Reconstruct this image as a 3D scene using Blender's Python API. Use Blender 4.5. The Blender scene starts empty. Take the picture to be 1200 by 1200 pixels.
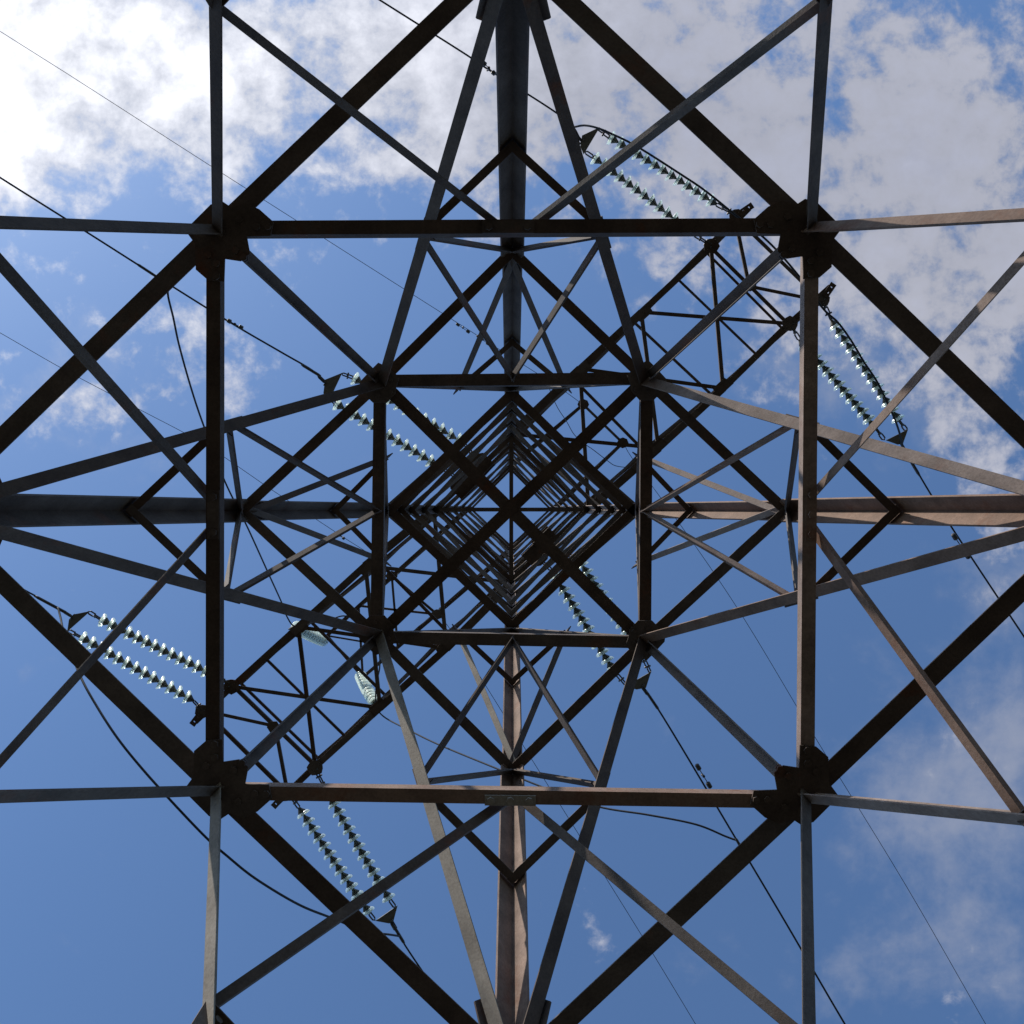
import bpy, bmesh, math, random
from mathutils import Vector, Matrix
random.seed(7)
S = bpy.context.scene
C = S.collection
EYE = 1.6                      # camera height above the ground
F = 1250.0                     # focal length in photo pixels (photo 1200 wide)

# ------------------------------------------------------------------ camera
cam_d = bpy.data.cameras.new("camera"); cam = bpy.data.objects.new("camera", cam_d); C.objects.link(cam)
cam_d.sensor_width = 36.0; cam_d.lens = 36.0 * F / 1200.0
cam_d.clip_start = 0.05; cam_d.clip_end = 3000.0
cam.location = (0, 0, EYE)
cam.rotation_euler = (math.pi, 0, math.pi)     # straight up, image top = +Y, image right = -X
S.camera = cam

# ------------------------------------------------------------------ sun and sky
SUN = Vector((0.714, 0.700, 0.93)).normalized()   # towards the sun
sun_el = math.asin(SUN.z)
sl = bpy.data.lights.new("sun", 'SUN'); sl.energy = 5.0; sl.angle = math.radians(0.53); sl.color = (1.0, 0.93, 0.83)
so = bpy.data.objects.new("sun", sl); C.objects.link(so)
so.rotation_euler = (-SUN).to_track_quat('-Z', 'Y').to_euler(); so.location = (20, 16, 60)

W = bpy.data.worlds.new("World"); S.world = W; W.use_nodes = True
nt = W.node_tree; N = nt.nodes; L = nt.links; N.clear()
def nd(t, **k):
    n = N.new(t)
    for a, b in k.items(): setattr(n, a, b)
    return n
def put(sock, v):
    if hasattr(v, 'is_output') or isinstance(v, bpy.types.NodeSocket): L.new(v, sock)
    else: sock.default_value = v
def mth(op, a, b=0.0, c=None, clamp=False):
    n = nd('ShaderNodeMath', operation=op); n.use_clamp = clamp
    put(n.inputs[0], a); put(n.inputs[1], b)
    if c is not None: put(n.inputs[2], c)
    return n.outputs[0]
def mrange(v, a, b, c=0.0, d=1.0, smooth=True):
    n = nd('ShaderNodeMapRange'); n.interpolation_type = 'SMOOTHSTEP' if smooth else 'LINEAR'
    put(n.inputs[0], v); n.inputs[1].default_value = a; n.inputs[2].default_value = b
    n.inputs[3].default_value = c; n.inputs[4].default_value = d
    return n.outputs[0]
def mixc(f, a, b):
    n = nd('ShaderNodeMix', data_type='RGBA')
    put(n.inputs[0], f); put(n.inputs[6], a); put(n.inputs[7], b)
    return n.outputs[2]
sky = nd('ShaderNodeTexSky', sky_type='NISHITA'); sky.sun_disc = False
sky.sun_elevation = sun_el; sky.sun_rotation = math.atan2(SUN.x, SUN.y)
sky.altitude = 150; sky.air_density = 1.0; sky.dust_density = 0.6; sky.ozone_density = 2.0
tc = nd('ShaderNodeTexCoord'); sep = nd('ShaderNodeSeparateXYZ'); L.new(tc.outputs['Generated'], sep.inputs[0])
zz = mth('MAXIMUM', sep.outputs[2], 0.06)
cx = mth('DIVIDE', sep.outputs[0], zz); cy = mth('DIVIDE', sep.outputs[1], zz)   # position on a flat cloud deck
cmb = nd('ShaderNodeCombineXYZ'); L.new(cx, cmb.inputs[0]); L.new(cy, cmb.inputs[1]); cmb.inputs[2].default_value = 3.7
def noise(vec, scale, detail, rough, dist=0.0, off=None):
    n = nd('ShaderNodeTexNoise'); n.inputs['Scale'].default_value = scale; n.inputs['Detail'].default_value = detail
    n.inputs['Roughness'].default_value = rough; n.inputs['Distortion'].default_value = dist
    if off:
        a = nd('ShaderNodeVectorMath', operation='ADD'); L.new(vec, a.inputs[0]); a.inputs[1].default_value = off; vec = a.outputs[0]
    L.new(vec, n.inputs['Vector']); return n.outputs[0]
deck = cmb.outputs[0]
n_big = noise(deck, 3.4, 6, 0.55, 0.1)
n_mid = noise(deck, 12.0, 10, 0.62, 0.15, (3.1, 1.7, 0))
n_fin = noise(deck, 31.0, 10, 0.60, 0.12, (7.1, 2.2, 1))
# banks of cloud where they drift: (photo x, photo y, sigma x, sigma y, amount)
banks = [(0,80,200,130,.54),(420,60,260,110,.27),(800,110,240,150,.29),(1100,130,230,190,.26),(1010,330,120,110,.16),
         (1180,520,70,150,.16),(1080,890,110,60,.10),(1170,740,60,90,.08),(1150,1150,130,70,.08),(150,455,120,40,.15),
         (200,370,60,45,.17),(-300,-300,350,350,.25),(1500,100,200,300,.2),(660,1090,100,60,.08)]
cov = None
for (bx, by, sx, sy, am) in banks:
    wx, wy = -(bx-600)/F, (600-by)/F
    dx = mth('MULTIPLY', mth('SUBTRACT', cx, wx), F/sx); dy = mth('MULTIPLY', mth('SUBTRACT', cy, wy), F/sy)
    r2 = mth('ADD', mth('MULTIPLY', dx, dx), mth('MULTIPLY', dy, dy))
    g = mth('MULTIPLY', mth('POWER', 2.71828, mth('MULTIPLY', r2, -0.5)), am)
    cov = g if cov is None else mth('ADD', cov, g)
nsum = mth('ADD', mth('ADD', mth('MULTIPLY', n_big, 0.45), mth('MULTIPLY', n_mid, 0.85)), mth('MULTIPLY', n_fin, 0.62))   # mean about .92
dens = mth('ADD', mth('ADD', nsum, mth('MULTIPLY', cov, 0.95)), mrange(cov, 0.0, 0.12, -0.12, 0.0))
mask = mrange(dens, 1.11, 1.35)
dotn = nd('ShaderNodeVectorMath', operation='DOT_PRODUCT'); L.new(tc.outputs['Generated'], dotn.inputs[0]); dotn.inputs[1].default_value = SUN
near = mrange(dotn.outputs['Value'], 0.74, 0.985)
core = mrange(dens, 1.25, 1.6)
shade = mixc(near, (3.9, 4.05, 4.9, 1), (11.5, 11.6, 12.2, 1))
shade2 = mixc(near, (4.5, 4.6, 5.3, 1), (7.6, 7.9, 8.9, 1))
ccol = mixc(core, shade2, shade)
tex = mth('MULTIPLY', mrange(n_fin, 0.3, 0.7, 0.88, 1.12, False), mrange(n_mid, 0.35, 0.65, 0.90, 1.10, False))
vm = nd('ShaderNodeVectorMath', operation='SCALE'); L.new(ccol, vm.inputs[0]); L.new(tex, vm.inputs[3])
skyc = nd('ShaderNodeVectorMath', operation='MULTIPLY'); L.new(sky.outputs[0], skyc.inputs[0]); skyc.inputs[1].default_value = (1.27, 1.53, 1.76)
# thin veils drifting on the right
veil = None
for (bx, by, sx, sy, am) in [(1110,915,120,75,.42),(1185,690,50,110,.30),(1080,360,130,120,.26),(1120,1120,170,60,.30),(130,430,140,80,.2)]:
    wx, wy = -(bx-600)/F, (600-by)/F
    dx = mth('MULTIPLY', mth('SUBTRACT', cx, wx), F/sx); dy = mth('MULTIPLY', mth('SUBTRACT', cy, wy), F/sy)
    g = mth('MULTIPLY', mth('POWER', 2.71828, mth('MULTIPLY', mth('ADD', mth('MULTIPLY', dx, dx), mth('MULTIPLY', dy, dy)), -0.5)), am)
    veil = g if veil is None else mth('ADD', veil, g)
vn = noise(deck, 8.0, 9, 0.6, 0.2, (11.3, 4.1, 2))
vmask = mth('MULTIPLY', mrange(mth('ADD', mth('ADD', mth('MULTIPLY', vn, .8), mth('MULTIPLY', n_fin, .35)), veil), 0.70, 1.12), 0.60)
under = mixc(vmask, skyc.outputs[0], mixc(near, (4.0, 4.2, 5.0, 1), (7.5, 7.7, 8.5, 1)))
fin = mixc(mth('MULTIPLY', mask, 0.93), under, vm.outputs[0])
bg = nd('ShaderNodeBackground'); bg.inputs[1].default_value = 0.10; L.new(fin, bg.inputs[0])
wo = nd('ShaderNodeOutputWorld'); L.new(bg.outputs[0], wo.inputs[0])
W.cycles.sampling_method = 'MANUAL'; W.cycles.sample_map_resolution = 1024
S.view_settings.view_transform = 'Standard'; S.view_settings.look = 'None'
S.view_settings.exposure = 0.0; S.view_settings.gamma = 1.0; S.view_settings.use_curve_mapping = False
S.cycles.max_bounces = 8; S.cycles.transparent_max_bounces = 12; S.cycles.transmission_bounces = 8

# ------------------------------------------------------------------ materials
def mat(name):
    m = bpy.data.materials.new(name); m.use_nodes = True
    t = m.node_tree; b = t.nodes['Principled BSDF']; return m, t, b
def tex_noise(t, scale, detail=6, rough=.6, coord='Object', stretch=None):
    c = t.nodes.new('ShaderNodeTexCoord'); n = t.nodes.new('ShaderNodeTexNoise')
    n.inputs['Scale'].default_value = scale; n.inputs['Detail'].default_value = detail; n.inputs['Roughness'].default_value = rough
    if stretch:
        mp = t.nodes.new('ShaderNodeMapping'); mp.inputs['Scale'].default_value = stretch
        t.links.new(c.outputs[coord], mp.inputs[0]); t.links.new(mp.outputs[0], n.inputs['Vector'])
    else: t.links.new(c.outputs[coord], n.inputs['Vector'])
    return n
def ramp(t, fac, stops):
    r = t.nodes.new('ShaderNodeValToRGB'); t.links.new(fac, r.inputs[0])
    e = r.color_ramp.elements
    while len(e) < len(stops): e.new(.5)
    for i, (p, c) in enumerate(stops): e[i].position = p; e[i].color = (*c, 1)
    return r
def steel(name, base, light, rust, rust_at):
    m, t, b = mat(name)
    oi = t.nodes.new('ShaderNodeObjectInfo')        # every rolled piece has weathered a little differently
    hv = t.nodes.new('ShaderNodeHueSaturation'); mr = t.nodes.new('ShaderNodeMapRange'); mr.inputs[3].default_value = .78; mr.inputs[4].default_value = 1.25
    ms = t.nodes.new('ShaderNodeMapRange'); ms.inputs[3].default_value = 1.35; ms.inputs[4].default_value = .7
    t.links.new(oi.outputs['Random'], mr.inputs[0]); t.links.new(mr.outputs[0], hv.inputs['Value']); t.links.new(oi.outputs['Random'], ms.inputs[0]); t.links.new(ms.outputs[0], hv.inputs['Saturation'])
    n1 = tex_noise(t, 5.0, 8, .65); n2 = tex_noise(t, 70.0, 5, .7); n3 = tex_noise(t, 2.3, 7, .7)
    r1 = ramp(t, n1.outputs[0], [(.32, base), (.68, light)])
    r2 = ramp(t, n3.outputs[0], [(rust_at, (0, 0, 0)), (rust_at + .13, (1, 1, 1))])
    mx = t.nodes.new('ShaderNodeMix'); mx.data_type = 'RGBA'
    t.links.new(r2.outputs[0], mx.inputs[0]); t.links.new(r1.outputs[0], mx.inputs[6]); mx.inputs[7].default_value = (*rust, 1)
    sp = ramp(t, n2.outputs[0], [(.35, (.55, .52, .5)), (.62, (1, 1, 1))])
    mu = t.nodes.new('ShaderNodeMix'); mu.data_type = 'RGBA'; mu.blend_type = 'MULTIPLY'; mu.inputs[0].default_value = .55
    t.links.new(mx.outputs[2], mu.inputs[6]); t.links.new(sp.outputs[0], mu.inputs[7]); t.links.new(mu.outputs[2], hv.inputs['Color']); t.links.new(hv.outputs[0], b.inputs['Base Color'])
    bp = t.nodes.new('ShaderNodeBump'); bp.inputs['Strength'].default_value = .25; bp.inputs['Distance'].default_value = .004
    t.links.new(n2.outputs[0], bp.inputs['Height']); t.links.new(bp.outputs[0], b.inputs['Normal'])
    b.inputs['Roughness'].default_value = .78; b.inputs['Specular IOR Level'].default_value = .25
    return m
STEEL = steel('shaded_weathered_steel', (.068, .049, .041), (.132, .099, .081), (.15, .065, .040), .58)  # weathered steel, its colour darkened for members in shade
STEEL_SUNLIT = steel('sunlit_steel', (.22, .195, .17), (.36, .325, .285), (.22, .09, .05), .66)  # same steel with sunlight painted in, for braces and a plate the sun strikes
STEEL_SUNLIT_RUST = steel('sunlit_rusty_steel', (.17, .116, .092), (.31, .218, .175), (.21, .105, .070), .56)  # rusty steel, painted lighter and warmer for the sunlit east and south members
M_HW, t, b = mat('dark_hardware'); b.inputs['Base Color'].default_value = (.055, .05, .05, 1); b.inputs['Roughness'].default_value = .55; b.inputs['Metallic'].default_value = .3
n = tex_noise(t, 40); r = ramp(t, n.outputs[0], [(.3, (.035, .03, .03)), (.7, (.09, .08, .075))]); t.links.new(r.outputs[0], b.inputs['Base Color'])
M_CAP, t, b = mat('iron_cap'); b.inputs['Roughness'].default_value = .6
n = tex_noise(t, 50); r = ramp(t, n.outputs[0], [(.3, (.03, .04, .035)), (.7, (.08, .085, .075))]); t.links.new(r.outputs[0], b.inputs['Base Color'])
M_YOKE, t, b = mat('yoke_steel'); b.inputs['Roughness'].default_value = .6
n = tex_noise(t, 20); r = ramp(t, n.outputs[0], [(.3, (.10, .10, .09)), (.7, (.17, .165, .15))]); t.links.new(r.outputs[0], b.inputs['Base Color'])
M_WIRE, t, b = mat('aluminium_conductor'); b.inputs['Base Color'].default_value = (.10, .105, .115, 1); b.inputs['Roughness'].default_value = .75; b.inputs['Specular IOR Level'].default_value = .15
n = tex_noise(t, 60); r = ramp(t, n.outputs[0], [(.3, (.022, .024, .03)), (.7, (.05, .052, .06))]); t.links.new(r.outputs[0], b.inputs['Base Color'])
# toughened glass shells: clear, green in the thickness, glowing where the sun passes through
M_GLASS = bpy.data.materials.new('green_glass'); M_GLASS.use_nodes = True; t = M_GLASS.node_tree; t.nodes.clear()
g = t.nodes.new('ShaderNodeBsdfTransparent'); g.inputs['Color'].default_value = (.91, .985, .95, 1)
tr = t.nodes.new('ShaderNodeBsdfTranslucent'); tr.inputs['Color'].default_value = (.93, 1.0, .96, 1)
gl = t.nodes.new('ShaderNodeBsdfGlossy'); gl.inputs['Color'].default_value = (1, 1, 1, 1); gl.inputs['Roughness'].default_value = .27
m1 = t.nodes.new('ShaderNodeMixShader'); m1.inputs[0].default_value = .46; t.links.new(g.outputs[0], m1.inputs[1]); t.links.new(tr.outputs[0], m1.inputs[2])
m2 = t.nodes.new('ShaderNodeMixShader'); m2.inputs[0].default_value = .28; t.links.new(m1.outputs[0], m2.inputs[1]); t.links.new(gl.outputs[0], m2.inputs[2])
o = t.nodes.new('ShaderNodeOutputMaterial'); t.links.new(m2.outputs[0], o.inputs[0])
M_CONC, t, b = mat('footing_concrete'); b.inputs['Roughness'].default_value = .9
n = tex_noise(t, 9); r = ramp(t, n.outputs[0], [(.3, (.25, .24, .22)), (.7, (.38, .37, .34))]); t.links.new(r.outputs[0], b.inputs['Base Color'])
M_GND, t, b = mat('meadow_ground'); b.inputs['Roughness'].default_value = .95
n = tex_noise(t, 1.4, 10, .7); r = ramp(t, n.outputs[0], [(.3, (.020, .022, .014)), (.6, (.034, .034, .024)), (.8, (.06, .05, .038))]); t.links.new(r.outputs[0], b.inputs['Base Color'])

# ------------------------------------------------------------------ helpers
def P(px, py, h):                 # a point seen at photo pixel (px, py), h metres above the camera
    return Vector((-(px-600)/F*h, (600-py)/F*h, EYE+h))
def px_of(v):
    h = v.z-EYE; return (600 - v.x*F/h, 600 - v.y*F/h)
def mesh_obj(name, verts, faces, m, parent=None, smooth=False):
    me = bpy.data.meshes.new(name); me.from_pydata([tuple(v) for v in verts], [], faces); me.materials.append(m)
    if smooth:
        for p in me.polygons: p.use_smooth = True
    o = bpy.data.objects.new(name, me); C.objects.link(o)
    if parent: o.parent = parent
    return o
def thing(name, label, cat, loc=(0, 0, 0), group=None):
    o = bpy.data.objects.new(name, None); C.objects.link(o); o.location = loc; o.empty_display_size = .2
    o['label'] = label; o['category'] = cat
    if group: o['group'] = group
    return o
def tag(o, label, cat, group=None):
    o['label'] = label; o['category'] = cat
    if group: o['group'] = group
    return o
def angle_geo(pts, w1, w2, th, d1, d2):
    """L-section swept along pts; heel on the line, flange w1 along d1 and w2 along d2"""
    vs, fs = [], []
    dr = (pts[-1]-pts[0]).normalized()
    a = (d1 - dr*d1.dot(dr)).normalized()
    b = (d2 - dr*d2.dot(dr)); b = (b - a*b.dot(a)).normalized()
    sec = [(0, 0), (w1, 0), (w1, th), (th, th), (th, w2), (0, w2)]
    for p in pts:
        for (u, v) in sec: vs.append(p + a*u + b*v)
    n = 6
    for k in range(len(pts)-1):
        for i in range(n): fs.append((k*n+i, k*n+(i+1) % n, (k+1)*n+(i+1) % n, (k+1)*n+i))
    fs.append(tuple(range(n-1, -1, -1))); e = (len(pts)-1)*n; fs.append(tuple(range(e, e+n)))
    return vs, fs
jit = [0]
def beam(name, p1, p2, w, inward, edge=None, parent=None, m=STEEL, w2=None, th=.008, ext=0.0, shift=.5):
    """rolled angle p1-p2. 'inward' = direction the standing flange points to; the flat flange runs along 'edge'
    (default: upwards in the face), so the standing flange sits on the lower edge."""
    dr = (p2-p1).normalized(); p1 = p1 - dr*ext; p2 = p2 + dr*ext
    d1 = (inward - dr*inward.dot(dr)).normalized()
    e = edge if edge is not None else dr.cross(d1)
    e = (e - dr*e.dot(dr)); e = (e - d1*e.dot(d1)).normalized()
    if edge is None and e.z < 0: e = -e
    jit[0] = (jit[0]+1) % 7
    off = d1*(.0013*jit[0]) - e*(w*shift) + e*(.0011*((jit[0]*3) % 7))
    v, f = angle_geo([p1+off, p2+off], w2 or w, w, th, d1, e)
    return mesh_obj(name, v, f, m, parent)
def plate(name, pts, th, nrm, m, parent=None, bolts=None, br=.017):
    """flat plate: polygon pts (world), thickness along nrm, with bolt heads proud on both sides"""
    n = len(pts); v = [p for p in pts] + [p+nrm*th for p in pts]
    f = [tuple(range(n)), tuple(range(2*n-1, n-1, -1))] + [(i, (i+1) % n, n+(i+1) % n, n+i) for i in range(n)]
    if bolts:
        a = nrm.orthogonal().normalized(); bb = nrm.cross(a)
        for c in bolts:
            for s, base in ((-1, 0), (1, th)):
                k = len(v)
                for q in (0, 1):
                    for i in range(6):
                        an = i*math.pi/3 + c.x*7
                        v.append(c + nrm*(base+s*q*.014) + (a*math.cos(an)+bb*math.sin(an))*br)
                for i in range(6): f.append((k+i, k+(i+1) % 6, k+6+(i+1) % 6, k+6+i))
                f.append(tuple(k+6+i for i in range(6)))
    return mesh_obj(name, v, f, m, parent)
def catmull(pts, n):
    out = []
    for i in range(len(pts)-1):
        p0 = pts[i-1] if i else pts[0]*2-pts[1]; p1, p2 = pts[i], pts[i+1]
        p3 = pts[i+2] if i+2 < len(pts) else pts[-1]*2-pts[-2]
        for k in range(n):
            t = k/n
            out.append(.5*((2*p1)+(p2-p0)*t+(2*p0-5*p1+4*p2-p3)*t*t+(3*p1-p0-3*p2+p3)*t**3))
    out.append(pts[-1]); return out
def tube_geo(pts, r, seg=8, rs=None):
    vs, fs = [], []
    up = Vector((.13, .21, .97))
    for i, p in enumerate(pts):
        d = (pts[min(i+1, len(pts)-1)]-pts[max(i-1, 0)]).normalized()
        a = (up - d*up.dot(d)); a = a.normalized() if a.length > 1e-3 else d.orthogonal().normalized(); b = d.cross(a)
        rr = rs[i] if rs else r
        for k in range(seg):
            an = 2*math.pi*k/seg; vs.append(p+(a*math.cos(an)+b*math.sin(an))*rr)
    for i in range(len(pts)-1):
        for k in range(seg): fs.append((i*seg+k, i*seg+(k+1) % seg, (i+1)*seg+(k+1) % seg, (i+1)*seg+k))
    fs.append(tuple(range(seg-1, -1, -1))); e = (len(pts)-1)*seg; fs.append(tuple(range(e, e+seg)))
    return vs, fs
def join_geo(lst):
    vs, fs = [], []
    for v, f in lst:
        k = len(vs); vs += v; fs += [tuple(i+k for i in q) for q in f]
    return vs, fs
def lathe_geo(prof, seg=20):      # prof = [(r, z)], axis +z
    vs, fs = [], []
    for (r, z) in prof:
        for k in range(seg):
            an = 2*math.pi*k/seg; vs.append(Vector((r*math.cos(an), r*math.sin(an), z)))
    for i in range(len(prof)-1):
        for k in range(seg): fs.append((i*seg+k, i*seg+(k+1) % seg, (i+1)*seg+(k+1) % seg, (i+1)*seg+k))
    return vs, fs

# ------------------------------------------------------------------ ground
g = mesh_obj('ground', [(-2500, -2500, 0), (2500, -2500, 0), (2500, 2500, 0), (-2500, 2500, 0)], [(0, 1, 2, 3)], M_GND); g['kind'] = 'structure'

# ------------------------------------------------------------------ the pylon: levels
hA, hB, hC, hD, hT = 4.73, 7.59, 10.56, 16.0, 26.2
DIR = {'N': Vector((0, 1, 0)), 'S': Vector((0, -1, 0)), 'W': Vector((1, 0, 0)), 'E': Vector((-1, 0, 0))}
corner_px = {  # photo position of each leg at the levels A, B, C
 'N': [(600.8, -61), (600.5, 294), (600, 455)], 'S': [(600.5, 1256), (600.5, 903), (600, 739)],
 'W': [(-86, 598.5), (283, 598.5), (452, 598)], 'E': [(1295, 598.5), (922, 598.5), (748, 598)]}
top_px = {'N': (598.5, 549), 'S': (598.5, 641), 'W': (551, 596.5), 'E': (646, 596.5)}
LEG = {}
for k in 'NESW':
    a, b_, c = [P(*q, h) for q, h in zip(corner_px[k], (hA, hB, hC))]
    sl_ = (b_-a)/(hB-hA); foot = a + sl_*(-EYE-hA)
    LEG[k] = [(-EYE, foot), (hA, a), (hB, b_), (hC, c), (hT, P(*top_px[k], hT))]
def leg_at(k, h):
    L_ = LEG[k]
    for (h0, p0), (h1, p1) in zip(L_[:-1], L_[1:]):
        if h <= h1 or h1 == hT: return p0 + (p1-p0)*((h-h0)/(h1-h0))
def leg_h(k, r):                   # height where leg k is seen r pixels from the centre
    lo, hi = .5, hT
    for _ in range(50):
        m_ = (lo+hi)/2; q = px_of(leg_at(k, m_))
        if math.hypot(q[0]-600, q[1]-600) > r: lo = m_
        else: hi = m_
    return lo
AXIS = lambda h: (leg_at('N', h)+leg_at('S', h)+leg_at('E', h)+leg_at('W', h))/4
FACES = {'NW': ('N', 'W'), 'NE': ('N', 'E'), 'SE': ('S', 'E'), 'SW': ('S', 'W')}
def inward(face):
    a, b_ = FACES[face]; return -(DIR[a]+DIR[b_]).normalized()
midA = {'NW': P(255, 269, hA), 'NE': P(949, 266, hA), 'SE': P(944, 934, hA), 'SW': P(254, 927, hA)}
midB = {'NW': P(446, 447, hB), 'NE': P(757, 444, hB), 'SE': P(755, 752, hB), 'SW': P(442, 746, hB)}

pylon = thing('lattice_pylon', 'rusty brown steel lattice pylon seen straight up from inside its four legs', 'pylon')
UP = Vector((0, 0, 1))
# legs: heavy angles, heel outwards, one flange in each face
def leg_part(k, h0, h1, w, th=.014):
    pts = [leg_at(k, h0)] + [p for h, p in LEG[k] if h0 < h < h1] + [leg_at(k, h1)]
    side = {'N': ('W', 'E'), 'S': ('W', 'E'), 'E': ('N', 'S'), 'W': ('N', 'S')}[k]
    d1 = (DIR[side[0]]-DIR[k]).normalized(); d2 = (DIR[side[1]]-DIR[k]).normalized()
    out = DIR[k]*(w*.35)
    v, f = angle_geo([p+out for p in pts], w, w, th, d1, d2)
    o = mesh_obj('tower_leg', v, f, STEEL_SUNLIT_RUST if k in 'SE' else STEEL, pylon)
    return o
for k in 'NESW':
    leg_part(k, -EYE, hB+.0, .118)
    leg_part(k, hB+.004, hC+.3, .104)
    leg_part(k, hC+.304, hT, .088, .012)
    # splice covers where sections meet
    b0 = leg_at(k, -EYE)
    v, f = lathe_geo([(0, .42), (.3, .42), (.34, .38), (.42, 0.02), (.42, -.3), (0, -.3)], 4)
    o = mesh_obj('footing', [q+Vector((b0.x, b0.y, 0)) for q in v], f, M_CONC, pylon)

# ---- face beams at A and B, hangers, diaphragm squares
for fc, (a, b_) in FACES.items():
    inn = inward(fc)
    for lv, h, w in (('A', hA, .088), ('B', hB, .074)):
        md = (midA if lv == 'A' else midB)[fc]
        for leg in (a, b_):
            dz = UP*(.012 if fc in ('NE', 'SW') else 0.0)
            p = leg_at(leg, h)+dz
            d = (md-p).normalized(); pe = md+dz
            v, f = angle_geo([p-inn*(w*.5), pe-inn*(w*.5)], w, w*.9, .009, inn, UP)
            mesh_obj('face_beam', v, f, STEEL, pylon)
    # inclined hanger between the two nodes of the face
    lt = (DIR[a]-DIR[b_]).normalized()*.03; beam('hanger', midA[fc]+UP*.02-lt, midB[fc]-UP*.02-lt, .06, (DIR[a]-DIR[b_]).normalized(), edge=inn, parent=pylon)
SQ_A = [((256, 267), (949, 263.5), 'N'), ((951.5, 264), (946, 938), 'E'), ((256, 929), (944, 939.5), 'S'), ((250, 268), (249, 928), 'W')]
for i, (p, q, s) in enumerate(SQ_A):
    p, q = P(*p, hA-.03-.009*(i % 2)), P(*q, hA-.03-.009*(i % 2)); w = .062
    v, f = angle_geo([p-DIR[s]*.031, q-DIR[s]*.031], w, .07, .007, DIR[s], UP); mesh_obj('diaphragm_beam', v, f, STEEL_SUNLIT_RUST if s in 'ES' else STEEL, pylon)
mB = midB
SQ_B = [('NW', 'NE', 'N'), ('NE', 'SE', 'E'), ('SE', 'SW', 'S'), ('SW', 'NW', 'W')]
for i, (p, q, s) in enumerate(SQ_B):
    p, q = mB[p]-UP*(.03+.009*(i % 2)), mB[q]-UP*(.03+.009*(i % 2)); w = .084
    v, f = angle_geo([p-DIR[s]*.04, q-DIR[s]*.04], w, .07, .007, DIR[s], UP); mesh_obj('diaphragm_beam', v, f, STEEL, pylon)
for i, (p, q) in enumerate((('NW', 'SE'), ('NE', 'SW'))):
    d = (mB[q]-mB[p]).normalized(); s = UP.cross(d).normalized()*(-1 if i == 0 else 1)
    if s.dot(SUN) > 0: s = -s
    v, f = angle_geo([mB[p]-UP*(.055+.012*i)-s*.044, mB[q]-UP*(.055+.012*i)-s*.044], .088, .07, .007, s, UP)
    mesh_obj('crossing_beam', v, f, STEEL, pylon)

# ---- lowest panel: K braces from A-mid to the feet, hip braces to the middle of the diaphragm bars
Kpt = {}
K_edge = {('NW', 'N'): (250, 5), ('NE', 'N'): (968, 2), ('NW', 'W'): (-42, 256), ('SW', 'W'): (-40, 938),
          ('NE', 'E'): (1250, 245), ('SE', 'E'): (1198, 961), ('SW', 'S'): (243, 1180), ('SE', 'S'): (951, 1222)}
hipA_end = {'N': {'NW': (584, 259), 'NE': (632, 256)}, 'S': {'SW': (585, 948), 'SE': (613, 944)},
            'W': {'NW': (243, 582), 'SW': (243, 618)}, 'E': {'NE': (955, 582), 'SE': (953, 617)}}
for (fc, leg), kp in K_edge.items():
    M = midA[fc]
    # foot on the leg line such that the brace is seen through kp
    best = None
    for i in range(0, 400):
        h = -EYE+.05 - 0 + i*.004
        Fp = leg_at(leg, h) if h > -EYE else None
        # point of M->Fp nearest (in pixels) to kp
        for t in [j/60 for j in range(3, 40)]:
            q = M+(Fp-M)*t
            if q.z-EYE < .8: break
            x, y = px_of(q); e = math.hypot(x-kp[0], y-kp[1])
            if best is None or e < best[0]: best = (e, h, t, q.copy())
    Fp = leg_at(leg, best[1]); Kpt[(fc, leg)] = P(kp[0], kp[1], best[3].z-EYE)
    d = (Kpt[(fc, leg)]-M).normalized(); tEnd = (best[1]+EYE) # to the foot
    end = Fp
    inn = inward(fc)
    k0 = Kpt[(fc, leg)]; M0 = M-UP*.03; end = M0+(k0-M0)*((M0.z-.25)/(M0.z-k0.z))
    beam('lower_diagonal', M0, end, .056, inn, parent=pylon, th=.007, m=STEEL_SUNLIT if (fc, leg) == ('SW', 'S') else (STEEL_SUNLIT_RUST if leg == 'E' else STEEL))
    # hip brace
    hp = P(*hipA_end[leg][fc], hA-.05)
    k0 = Kpt[(fc, leg)]; hp = hp+UP*.075; hp = hp+(hp-k0).normalized()*.05; dr = (hp-k0).normalized(); hz = Vector((dr.y, -dr.x, 0)).normalized()
    if hz.dot(-DIR[leg]) < 0: hz = -hz
    und = (-UP - dr*(-UP).dot(dr)).normalized(); ph = math.radians(58 if leg == 'S' else 28)
    nn = (hz*math.cos(ph)+und*math.sin(ph)); nn = (nn-dr*nn.dot(dr)).normalized(); dd1 = nn.cross(dr).normalized(); w = .041
    v, f = angle_geo([k0-dd1*w*.5, hp-dd1*w*.5], w, w*.6, .006, dd1, -nn); mesh_obj('hip_brace', v, f, STEEL_SUNLIT_RUST if leg == 'E' else STEEL, pylon)
    # short strut to the leg at the same height
    lp = leg_at(leg, Kpt[(fc, leg)].z-EYE-.15)
    beam('leg_strut', Kpt[(fc, leg)]-UP*.03, lp, .045, inn, parent=pylon, th=.006)
    # small gusset in the face
    c = Kpt[(fc, leg)]; s = (DIR[leg]-inn*DIR[leg].dot(inn)).normalized()
    t2 = (lp-c).normalized()
    pts = [c-t2*.02-UP*.02, c+t2*.09-UP*.02, c+t2*.09-UP*.16, c-t2*.02-UP*.2]
    plate('gusset_plate', [p+inn*.012 for p in pts], .008, inn, STEEL, pylon, bolts=[c+inn*.012+t2*.05-UP*.06, c+inn*.012+t2*.05-UP*.12])
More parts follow.
